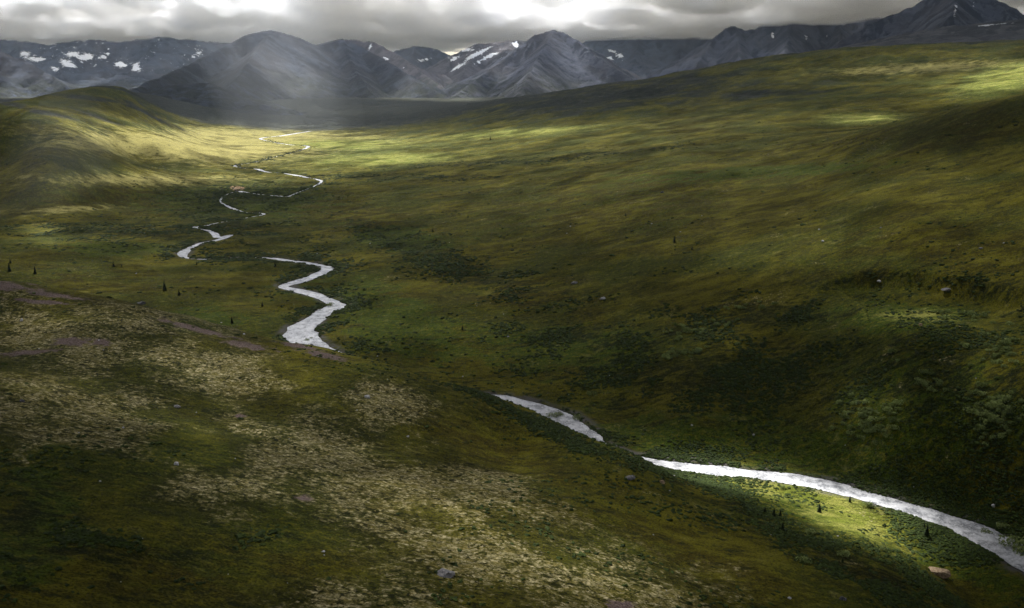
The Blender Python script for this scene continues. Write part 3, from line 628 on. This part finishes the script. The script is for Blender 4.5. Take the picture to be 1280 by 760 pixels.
def cloud_mat():
    m = NT('cloud')
    n1 = m.noise(0.0012, 5, 0.55, vec=m.mapping((1, 0.24, 1), (0, 0, 0.12), (0, 700, 0)), dist=0.4)
    n2 = m.noise(0.005, 6, 0.6, vec=m.mapping((1, 0.2, 1), (0, 0, -0.05)), dist=0.5)
    n3 = m.noise(0.02, 3, 0.6)
    th = m.math('ADD', m.math('MULTIPLY', n1, 0.6), m.math('MULTIPLY', n2, 0.45)); th = m.math('SUBTRACT', th, m.math('MULTIPLY', m.attr('thin'), 0.13))
    thick = m.ramp(th, 0.38, 0.66)
    col = m.mix(thick, (0.165, 0.162, 0.158), (0.062, 0.060, 0.058))
    tl = m.n('ShaderNodeBsdfTranslucent'); m.link(col, tl.inputs[0])
    df = m.n('ShaderNodeBsdfDiffuse'); df.inputs[0].default_value = (0.75, 0.76, 0.78, 1)
    mx = m.n('ShaderNodeMixShader'); mx.inputs[0].default_value = 0.42; m.link(tl.outputs[0], mx.inputs[1]); m.link(df.outputs[0], mx.inputs[2])
    tr = m.n('ShaderNodeBsdfTransparent')
    gap = m.attr('gap')
    # ragged edges: the opening factor is modulated by small scale cloud structure
    mod = m.ramp(m.math('ADD', m.math('MULTIPLY', m.noise(0.012, 4, 0.6), 0.6), m.math('MULTIPLY', n3, 0.4)), 0.38, 0.62, 0.3, 1.5)
    a = m.math('MULTIPLY', gap, mod, clamp=True)
    m2 = m.n('ShaderNodeMixShader'); m.link(a, m2.inputs[0]); m.link(mx.outputs[0], m2.inputs[1]); m.link(tr.outputs[0], m2.inputs[2])
    m.link(m2.outputs[0], m.out.inputs[0])
    return m.m
cloud.data.materials.append(cloud_mat())
tag(cloud, kind='structure')

# ------------------------------------------------------------------ haze
hz = NT('haze_air')
pv = hz.n('ShaderNodeVolumePrincipled'); pv.inputs['Color'].default_value = (0.60, 0.76, 1.0, 1); pv.inputs['Density'].default_value = 1.7e-5; pv.inputs['Anisotropy'].default_value = 0.35
hz.link(pv.outputs[0], hz.out.inputs['Volume'])
b0 = (-17000, -900, -60); b1 = (17000, 16800, 588)
hv = [(x, y, z) for x in (b0[0], b1[0]) for y in (b0[1], b1[1]) for z in (b0[2], b1[2])]
hf = [(0, 1, 3, 2), (4, 6, 7, 5), (0, 4, 5, 1), (2, 3, 7, 6), (0, 2, 6, 4), (1, 5, 7, 3)]
ho = make_mesh('haze', hv, hf, hz.m, smooth=False); tag(ho, kind='stuff')
ms = NT('added_valley_mist')
pv = ms.n('ShaderNodeVolumePrincipled'); pv.inputs['Color'].default_value = (0.86, 0.92, 1.0, 1); pv.inputs['Density'].default_value = 1.0e-5; pv.inputs['Anisotropy'].default_value = 0.4
ms.link(pv.outputs[0], ms.out.inputs['Volume'])
mv, mf = ico(4)
mo = make_mesh('added_mist', mv * np.array([1500, 1350, 420]) + np.array([-650, 3250, 160]), mf, ms.m); tag(mo, kind='stuff')  # mist volume added so light shafts show at the valley head
def shaft_mist(u, v, r, rad, dens, lean):  # leaning ellipsoid added and shaped to read as a shaft of light
    m_ = NT('shaft_mist'); q_ = m_.n('ShaderNodeVolumePrincipled'); q_.inputs['Color'].default_value = (0.9, 0.94, 1.0, 1); q_.inputs['Density'].default_value = dens; q_.inputs['Anisotropy'].default_value = 0.4
    m_.link(q_.outputs[0], m_.out.inputs['Volume']); c_ = world(u, v, r=r)
    o_ = make_mesh('added_mist', mv * np.array(rad), mf, m_.m); o_.location = c_; o_.rotation_euler = (0, lean, 0); tag(o_, kind='stuff')
shaft_mist(355, 105, 2650, (190, 300, 360), 1.15e-4, math.radians(-22))
shaft_mist(72, 235, 1180, (38, 120, 120), 3.6e-4, math.radians(16))


# ------------------------------------------------------------------ low shrub cover (uncountable)
def leaf_mat(name, c1, c2, sc=1.2, attrn=None):
    m = NT(name)
    n = m.noise(sc, 4, 0.7); oi = m.n('ShaderNodeObjectInfo').outputs['Random']
    c = m.mix(m.ramp(n, 0.35, 0.65), c1, c2)
    k = m.attr(attrn) if attrn else oi
    c = m.mix(m.ramp(k, 0, 1, 0.0, 0.7, False), c, tuple(q * 0.45 for q in c1))
    m.bsdf(c, 0.85, 0.15)
    return m.m
ML_low = leaf_mat('shrub_leaves', (0.020, 0.036, 0.006), (0.055, 0.080, 0.012), 1.2, 'tone')
ML_wil = leaf_mat('willow_leaves', (0.10, 0.15, 0.030), (0.42, 0.48, 0.18), 1.5)
ML_spr = leaf_mat('spruce_needles', (0.018, 0.032, 0.010), (0.040, 0.060, 0.018), 2.0)
vis = (AA.ravel() > -0.60) & (AA.ravel() < 0.60) & (RRr > 150) & (RRr < 2400)
dn = fbm(GX / 22, GY / 22, 4)
riverside = np.exp(-(np.clip(dR - 3, 0, 99) / 14) ** 2) * (RRr > 300)
prob = (np.clip(dark * 0.75 + riverside * 0.9, 0, 1.0) * sstep(-0.05, 0.25, dn) + 0.022 * sstep(0.1, 0.32, fbm(GX / 60 + 9, GY / 34, 5, 0.6)) * (RRr < 1500)) * vis * (dR > -0.8) * (1 - 0.9 * np.clip(lich, 0, 1))
prob *= 1 - 0.93 * np.maximum(gauss(990, 612, 120, 20, 14), gauss(1060, 642, 70, 18, 24))
prob = np.clip(prob, 0, None); prob /= prob.sum()
NC = 40000
idx = rng.choice(len(GX), NC, p=prob)
bx = GX[idx] + rng.normal(0, 1.2, NC); by = GY[idx] + rng.normal(0, 1.2, NC)
# thickets along the stretches where bushes hang over the water
hid = np.nonzero(RW_ < 2.0)[0]
hs = rng.choice(hid, 1300); nrm = rng.normal(0, 4.0, 1300)
hx = RC[hs, 0] + N[hs, 0] * nrm + rng.normal(0, 1, 1300); hy = RC[hs, 1] + N[hs, 1] * nrm + rng.normal(0, 1, 1300)
bx = np.concatenate([bx, hx]); by = np.concatenate([by, hy])
d_, _, _ = seg_query(bx, by)
edge = np.array([RW_[np.argmin((RC[:, 0] - a) ** 2 + (RC[:, 1] - b) ** 2)] for a, b in zip(bx, by)])
ok = (d_ > rng.uniform(-1.6, 1.5, len(bx))) | (edge < 2.0)
bx, by = bx[ok], by[ok]
bz = ground_h(bx, by); br = np.hypot(bx, by)
iv, if_ = ico(1)
NB = len(bx)
sz = rng.uniform(0.25, 0.9, NB) * np.clip(br / 480, 0.7, 1.6)
hh = sz * rng.uniform(0.4, 0.75, NB) * np.where(br > 700, 0.75, 1)
jit = 1 + rng.uniform(-0.45, 0.45, (NB, len(iv)))
ang = rng.uniform(0, 2 * PI, NB); ca, sa = np.cos(ang), np.sin(ang)
el = rng.uniform(1.0, 1.9, NB)
vx = iv[None, :, 0] * jit * (sz * el)[:, None]; vy = iv[None, :, 1] * jit * sz[:, None]; vz = iv[None, :, 2] * jit * hh[:, None]
bv = np.stack([bx[:, None] + vx * ca[:, None] - vy * sa[:, None], by[:, None] + vx * sa[:, None] + vy * ca[:, None], bz[:, None] + vz + (hh * 0.25)[:, None]], 2)
bf = (if_[None] + (np.arange(NB) * len(iv))[:, None, None]).reshape(-1, 3)
sh_o = make_mesh('low_shrubs', bv.reshape(-1, 3), bf, ML_low, smooth=False)
attr(sh_o, 'tone', np.repeat(rng.random(NB), len(iv)))
tag(sh_o, kind='stuff')

# ------------------------------------------------------------------ willow shrubs, each a thing
def leaf_cloud(n, rx, rz, leaf, seed, dome=True):
    r_ = np.random.default_rng(seed); V_ = []; F_ = []
    lobes = [(r_.normal(0, 0.45, 2) * rx, r_.uniform(0.35, 0.62) * rz) for _ in range(6)]
    for i in range(n):
        (lx, ly), lz = lobes[r_.integers(6)]
        d = r_.normal(size=3); d /= np.linalg.norm(d); q = r_.uniform(0.55, 1.0) ** 0.5
        c = np.array([lx + d[0] * q * rx * 0.55, ly + d[1] * q * rx * 0.55, max(0.05, lz + d[2] * q * rz * 0.48)])
        a = r_.normal(size=3); a /= np.linalg.norm(a); b = np.cross(a, d + r_.normal(0, 0.5, 3)); b /= np.linalg.norm(b) + 1e-9
        l = leaf * r_.uniform(0.6, 1.3); k = len(V_)
        V_ += [c - a * l, c + b * l * 0.55, c + a * l, c - b * l * 0.55]; F_.append((k, k + 1, k + 2, k + 3))
    return V_, F_
protos = []
for k in range(5):
    V_, F_ = leaf_cloud(420, 1.35 + 0.15 * (k % 3), 2.0 + 0.3 * (k % 2), 0.20, 100 + k)
    o = make_mesh('willow_shrub', V_, F_, ML_wil, smooth=False, link=False); protos.append(o.data)
def place(o, u, v, sink=0.1, hit=None):
    p = ground_hit(u, v) if hit is None else hit
    o.location = (p[0], p[1], p[2] - sink); o.rotation_euler = (0, 0, random.uniform(0, 6.28)); return p
CL = [  # centre u, v, spread u, v, angle, count, label, group
    (868, 412, 34, 7, -12, 30, 'grey-green willow shrub in the upper of two dense thickets midway down the right-hand slope', 'willows of the upper mid-slope thicket'),
    (855, 442, 42, 4, -10, 26, 'grey-green willow shrub in the narrow row below the dense mid-slope thicket', 'willows of the narrow mid-slope row'),
    (1085, 522, 26, 20, 20, 60, 'pale grey-green willow shrub in the round thicket on the lower right-hand slope', 'willows of the round thicket'),
    (1158, 482, 16, 10, 0, 16, 'pale willow shrub in the loose cluster uphill of the round thicket', 'willows of the loose cluster'),
    (1245, 520, 24, 26, 0, 62, 'dark shaded willow shrub in the large thicket at the right edge of the photo', 'willows of the large right edge thicket'),
    (1250, 440, 26, 18, 0, 34, 'dark willow shrub on the shaded slope above the large right edge thicket', 'willows above the right edge thicket'),
    (1215, 395, 40, 6, 5, 14, 'small willow shrub on the bright green ledge under the eroded bank', 'willows under the eroded bank'),
    (930, 385, 24, 4, -5, 9, 'small dark willow shrub on the slope left of the eroded bank', 'willows left of the eroded bank'),
]
for (u0, v0, su, sv, an, n, lab, grp) in CL:
    c_, s_ = math.cos(math.radians(an)), math.sin(math.radians(an))
    for i in range(n):
        a, b = np.clip(rng.normal(0, 0.62, 2), -1.4, 1.4)
        u = u0 + a * su * c_ * 1.15 - b * sv * s_; v = v0 + a * su * s_ + b * sv * c_
        if u > 1300: continue
        o = bpy.data.objects.new('willow_shrub', protos[rng.integers(5)]); C.objects.link(o)
        place(o, u, v); k = rng.uniform(0.55, 1.2); o.scale = (k * 1.1, k * 1.1, k * rng.uniform(0.7, 1.0))
        tag(o, lab, 'shrub', grp)
for u, v, k, lab in [(413, 383, 1.7, 'dark round willow shrub on the islet at the widest bend of the river'), (384, 427, 1.1, 'dark willow shrub on the stony bar just above where the river goes behind the hill'), (389, 424, 0.8, 'small dark willow shrub upstream of another on the stony mid-river bar'),
                     (690, 523, 1.5, 'dark willow shrub on the near bank where the short river stretch narrows'), (699, 521, 1.3, 'willow shrub at the gap in the short river stretch, nearer the far bank'), (722, 524, 1.3, 'dark willow shrub on the far bank at the lower end of the short river stretch'),
                     (738, 494, 1.3, 'lone pale willow shrub on the slope above the short river stretch'), (742, 507, 0.8, 'small pale shrub just downhill of the lone pale willow'), (1115, 442, 1.2, 'lone pale willow shrub above the round thicket'), (1121, 452, 0.9, 'small willow shrub just under the lone pale one'),
                     (1086, 633, 1.3, 'bushy shrub on the near river bank at the lit meadow'), (1268, 688, 2.6, 'large dark shrub hanging over the river at the lower right edge'), (1282, 694, 2.4, 'dark shrub cut by the right photo edge beside the river'), (1233, 668, 1.2, 'low dark shrub on the stony bar near the right edge'),
                     (1104, 688, 1.0, 'small round shrub on the grass below the lit meadow'), (1053, 695, 1.2, 'dark round bush at the foot of the lit meadow'), (1004, 702, 1.2, 'broad dark bush on the near slope below three small spruces'), (1014, 668, 1.1, 'round bush beside the pale track of the lit meadow'),
                     (978, 611, 0.9, 'small shrub on the near bank at the upper end of the lit meadow'), (1250, 660, 1.4, 'dark shrub on the far bank opposite the stony bar'), (597, 300, 1.3, 'lone round dark shrub in the open middle of the valley slope')]:
    o = bpy.data.objects.new('willow_shrub', protos[rng.integers(5)]); C.objects.link(o); place(o, u, v); o.scale = (k, k, k * 0.85); tag(o, lab, 'shrub')

# ------------------------------------------------------------------ spruces
bark = NT('bark'); bark.bsdf(bark.mix(bark.noise(6, 3), (0.05, 0.035, 0.025), (0.10, 0.08, 0.06)), 0.9); bark = bark.m
def spruce_meshes(seed):
    r_ = np.random.default_rng(seed); V_ = []; F_ = []
    h = 1.0
    for i in range(330):
        z = r_.uniform(0.05, 1.0) ** 1.15; rad = (1 - z) * 0.24 * r_.uniform(0.55, 1.2) + 0.012
        a = r_.uniform(0, 2 * PI); d = np.array([math.cos(a), math.sin(a), -0.45]); t = np.array([-math.sin(a), math.cos(a), 0])
        c = np.array([0, 0, z]); tip = c + d * rad; w = 0.028 + rad * 0.22
        k = len(V_); V_ += [c, c + d * rad * 0.6 + t * w, tip, c + d * rad * 0.6 - t * w]; F_.append((k, k + 1, k + 2, k + 3))
    tv = []; tf = []
    n = 7
    for j, (z, q) in enumerate([(-0.03, 0.028), (0.4, 0.018), (0.95, 0.004)]):
        for i in range(n): tv.append((q * math.cos(i * 2 * PI / n), q * math.sin(i * 2 * PI / n), z))
    for j in range(2):
        for i in range(n): tf.append((j * n + i, j * n + (i + 1) % n, (j + 1) * n + (i + 1) % n, (j + 1) * n + i))
    return make_mesh('crown', V_, F_, ML_spr, smooth=False, link=False).data, make_mesh('trunk', tv, tf, bark, link=False).data
SP = [spruce_meshes(k) for k in range(4)]
def spruce(u, v, px, lab, group=None):
    e = bpy.data.objects.new('spruce_tree', None); C.objects.link(e); p = place(e, u, v, 0.0)
    hgt = 0.88 * px * np.linalg.norm(p - np.array([0, 0, CAMZ])) / F * 1.08
    cm, tm = SP[rng.integers(4)]
    for nm, me in (('crown', cm), ('trunk', tm)):
        o = bpy.data.objects.new(nm, me); C.objects.link(o); o.parent = e
    e.scale = (hgt * 1.15, hgt * 1.15, hgt); tag(e, lab, 'tree', group)
for t in [(12, 339, 10, 'spruce nearest the left photo edge on the dim valley floor'), (13, 329, 6, 'small spruce just behind the one at the left photo edge'), (44, 342, 9, 'spruce standing alone right of the two at the left edge'), (142, 333, 7, 'spruce with a low bush beside it on the brown valley floor'),
          (152, 333, 3.5, 'tiny spruce right beside a taller one on the brown valley floor'), (109, 356, 4, 'tiny dark spruce just above the crest of the near hill on the left'), (206, 363, 13, 'tallest spruce on the valley floor, above the pale-topped rock'), (224, 369, 8, 'spruce just right of the tallest one on the valley floor'),
          (246, 331, 5, 'small spruce on the flat below the end of the upper river bend'), (290, 404, 9, 'spruce on the green flat just behind the hill crest, left of the river'), (344, 333, 8, 'dark spruce at the upper bend where the river comes back into view'), (328, 383, 7, 'spruce on the flat left of the widest river bend'),
          (210, 309, 4, 'tiny spruce left of the sharp river loop'), (193, 295, 4, 'small dark spruce uphill of the sharp river loop'),
          (843, 303, 9, 'thin spruce high on the open slope above the eroded bank'), (865, 312, 6, 'small spruce to the right of the thin one on the open slope'), (541, 290, 6, 'spruce on the mid slope left of the lone round bush'), (545, 301, 5, 'small spruce directly below another on the mid slope'),
          (486, 289, 5, 'spruce on the lower slope nearest the upper river'), (585, 272, 5, 'thin spruce above the lone round bush'), (578, 412, 7, 'spruce on the dark green lower slope in the photo middle'), (653, 301, 4, 'small spruce right of the lone round bush'), (678, 308, 4, 'tiny spruce on the open slope left of the slope centre'),
          (630, 298, 4.5, 'small dark spruce midway between the lone bush and its right neighbour'), (782, 270, 5, 'thin spruce in the upper part of the open olive slope'), (613, 175, 5, 'dark far spruce on the sunlit strip of the upper valley'), (691, 189, 3, 'tiny far spruce beyond the dark streak of shrubs'),
          (956, 641, 9, 'leftmost of the small spruces on the lit meadow'), (967, 645, 12, 'middle and tallest of three spruces on the lit meadow'), (975, 646, 10, 'right one of three spruces on the lit meadow'), (1024, 640, 12, 'dark spruce standing alone in the middle of the lit meadow'), (978, 663, 12, 'spruce on the shaded slope below the three on the lit meadow'),
          (1062, 627, 8, 'small pointed spruce on the river bank beside the lit meadow'), (1158, 669, 15, 'tall dark spruce on the near bank downstream of the lit meadow'), (829, 601, 9, 'small spruce beside a tan rock on the hill shoulder above the river'), (1053, 703, 7, 'small spruce among low bushes under the lit meadow'),
          (870, 598, 6, 'small bright spruce on the bank at the upper tip of the lit meadow'), (1155, 659, 6, 'small spruce on the near bank upstream of the tall dark one')]:
    spruce(*t)

# ------------------------------------------------------------------ boulders
def stone_mat(name, a, b, c):
    m = NT(name); n = m.noise(1.6, 5, 0.65); n2 = m.noise(5, 4, 0.7)
    q = m.mix(m.ramp(n, 0.4, 0.6), a, b); q = m.mix(m.ramp(n2, 0.55, 0.68), q, c); m.bsdf(q, 0.9, 0.2, m.bump(n2, 0.7, 0.15)); return m.m
SM = {'pale': stone_mat('pale_stone', (0.40, 0.40, 0.40), (0.62, 0.62, 0.63), (0.2, 0.2, 0.2)), 'grey': stone_mat('grey_stone', (0.10, 0.10, 0.11), (0.25, 0.24, 0.24), (0.45, 0.44, 0.42)),
      'tan': stone_mat('tan_stone', (0.25, 0.17, 0.11), (0.50, 0.38, 0.24), (0.10, 0.07, 0.06)), 'dark': stone_mat('dark_stone', (0.04, 0.04, 0.045), (0.10, 0.10, 0.10), (0.5, 0.5, 0.5))}
i2v, i2f = ico(3)
def stone(u, v, wpx, hpx, kind, lab, group=None, name='boulder', hit=None):
    p = ground_hit(u, v) if hit is None else hit
    D = np.linalg.norm(p - np.array([0, 0, CAMZ])); w_ = wpx * D / F; h_ = hpx * D / F
    sd = rng.uniform(0, 99, 3); q = i2v.copy()
    for k in range(9):                                     # chip flat facets off a sphere
        n = rng.normal(size=3); n /= np.linalg.norm(n); c = rng.uniform(0.55, 0.85); e = q @ n - c
        q = q - np.clip(e, 0, None)[:, None] * n
    q = q * (1 + 0.10 * vnoise(q[:, 0] * 2.3 + sd[0], q[:, 1] * 2.3 + q[:, 2] + sd[1])[:, None])
    q = q * np.array([w_ * 0.5, w_ * rng.uniform(0.3, 0.42), h_ * 0.55]); q[:, 2] += h_ * 0.14
    o = make_mesh(name, q, i2f, SM[kind], smooth=False); o.location = p; o.rotation_euler = (0, 0, rng.uniform(-0.4, 0.4)); tag(o, lab, 'rock', group)
for t in [(221, 581, 7, 6, 'pale', 'whitish boulder on the dark patch below the lichen slope, left of centre'), (459, 497, 8, 6, 'pale', 'pale tilted boulder high on the near hill, below the hidden river stretch'), (557, 718, 25, 9, 'grey', 'big flat grey boulder with pale spots near the bottom centre'),
          (1173, 718, 25, 12, 'tan', 'large tan split boulder on the lower right hillside'), (828, 604, 7, 6, 'tan', 'small pinkish tan rock beside a spruce on the hill shoulder'), (786, 598, 17, 6, 'grey', 'low grey rock slab left of the pinkish rock on the hill shoulder'), (753, 374, 8, 5, 'pale', 'pale boulder on the mid slope, photo centre right'),
          (718, 354, 9, 4, 'grey', 'flat grey rock just uphill of the pale mid-slope boulder'), (176, 380, 13, 5, 'dark', 'dark rock with a white top on the crest of the near hill'), (27, 401, 4, 4, 'pale', 'small pale stone near the left edge below the gravel patch'), (28, 502, 7, 5, 'dark', 'small dark stone with white flecks at the left edge'),
          (222, 509, 9, 4, 'grey', 'broken grey stone on the left part of the lichen slope'), (510, 546, 4, 3, 'pale', 'small pale stone in the middle of the near hill'), (404, 690, 5, 3, 'pale', 'small white stone near the bottom, left of the big flat boulder'), (1053, 749, 10, 6, 'dark', 'dark boulder at the bottom edge right of centre'),
          (987, 748, 5, 3, 'pale', 'small pale stone at the bottom edge right of centre'), (865, 532, 3, 3, 'pale', 'white stone on the dark slope above the river'), (942, 544, 3, 3, 'pale', 'white stone on the dark slope, right of another white one'), (1099, 352, 5, 3, 'pale', 'white stone in the eroded bank'), (1242, 633, 6, 4, 'pale', 'pinkish white stone above the river near the right edge'),
          (1184, 362, 16, 3, 'grey', 'flat grey outcrop in the eroded bank'), (1028, 302, 4, 3, 'pale', 'small white stone on the open slope above the eroded bank'), (1226, 311, 5, 3, 'grey', 'grey stone on the open slope near the right edge'), (1255, 304, 3, 2, 'pale', 'tiny white stone right of a grey one on the open slope'), (1151, 407, 5, 4, 'tan', 'pale tan stone on the bright green ledge'),
          (295, 238, 8, 4, 'tan', 'tan rock at the eroded cutbank of the far river'), (125, 602, 3, 3, 'pale', 'tiny pale stone low on the left of the near hill'), (154, 535, 3, 3, 'pale', 'tiny pale stone left of centre on the lichen slope'), (635, 421, 3, 2, 'pale', 'tiny white stone on the mid slope above the river gap'), (828, 241, 5, 3, 'dark', 'small dark rock high on the olive slope'),
          (1024, 287, 3, 2, 'pale', 'tiny pale stone on the open slope'), (1101, 285, 3, 2, 'grey', 'tiny grey stone on the open right slope'), (305, 418, 4, 2, 'pale', 'small pale stone on the crest above the spruce on the green flat')]:
    stone(*t)
# stones in the shallow water
for u0, v0, su, sv, n, lab, grp in [(383, 427, 9, 5, 14, 'dark stone in the stony bar of the river bend before the hill', 'stones in the river bend'), (1226, 668, 24, 7, 22, 'dark wet stone in the shallow river near the right edge', 'stones in the river near the right edge'),
                                    (700, 527, 8, 5, 6, 'dark stone in the short middle river stretch', 'stones in the middle river stretch')]:
    for i in range(n):
        a, b = rng.uniform(-1, 1, 2); u = u0 + a * su; v = v0 + b * sv + (a * su * 0.42 if u0 > 600 else 0)
        stone(u, v, rng.uniform(2, 4.5), rng.uniform(1.6, 3), 'dark' if rng.random() < 0.7 else 'grey', lab, grp, 'river_stone')
# small pale stones strewn over the hillsides
n = 0
while n < 45:
    u = rng.uniform(10, 1270); v = rng.uniform(250, 750)
    p = ground_hit(u, v); d_, _, _ = seg_query(p[:1], p[1:2])
    if d_[0] < 4: continue
    stone(u, v, rng.uniform(1.2, 2.6), rng.uniform(1.0, 2.0), 'pale', 'tiny whitish stone, one of many strewn over the grassy slopes', 'tiny stones strewn over the slopes', 'stone', hit=p); n += 1


# ------------------------------------------------------------------ camera & render
cam = bpy.data.cameras.new('camera'); cam.sensor_width = 36; cam.lens = 36 * F / W; cam.clip_end = 60000; cam.clip_start = 1
co = bpy.data.objects.new('camera', cam); C.objects.link(co); co.location = (0, 0, CAMZ); co.rotation_euler = (PI / 2 - PITCH, 0, 0)
sc = bpy.context.scene; sc.camera = co
sc.render.engine = 'CYCLES'
sc.cycles.use_denoising = True; sc.cycles.denoising_prefilter = 'FAST'; sc.cycles.volume_max_steps = 512; sc.cycles.volume_step_rate = 0.4; sc.cycles.max_bounces = 6; sc.cycles.diffuse_bounces = 3; sc.cycles.volume_bounces = 4; sc.cycles.transparent_max_bounces = 12
sc.cycles.caustics_reflective = False; sc.cycles.caustics_refractive = False
sc.view_settings.view_transform = 'Standard'; sc.view_settings.look = 'None'; sc.view_settings.exposure = 1.15; sc.view_settings.gamma = 1
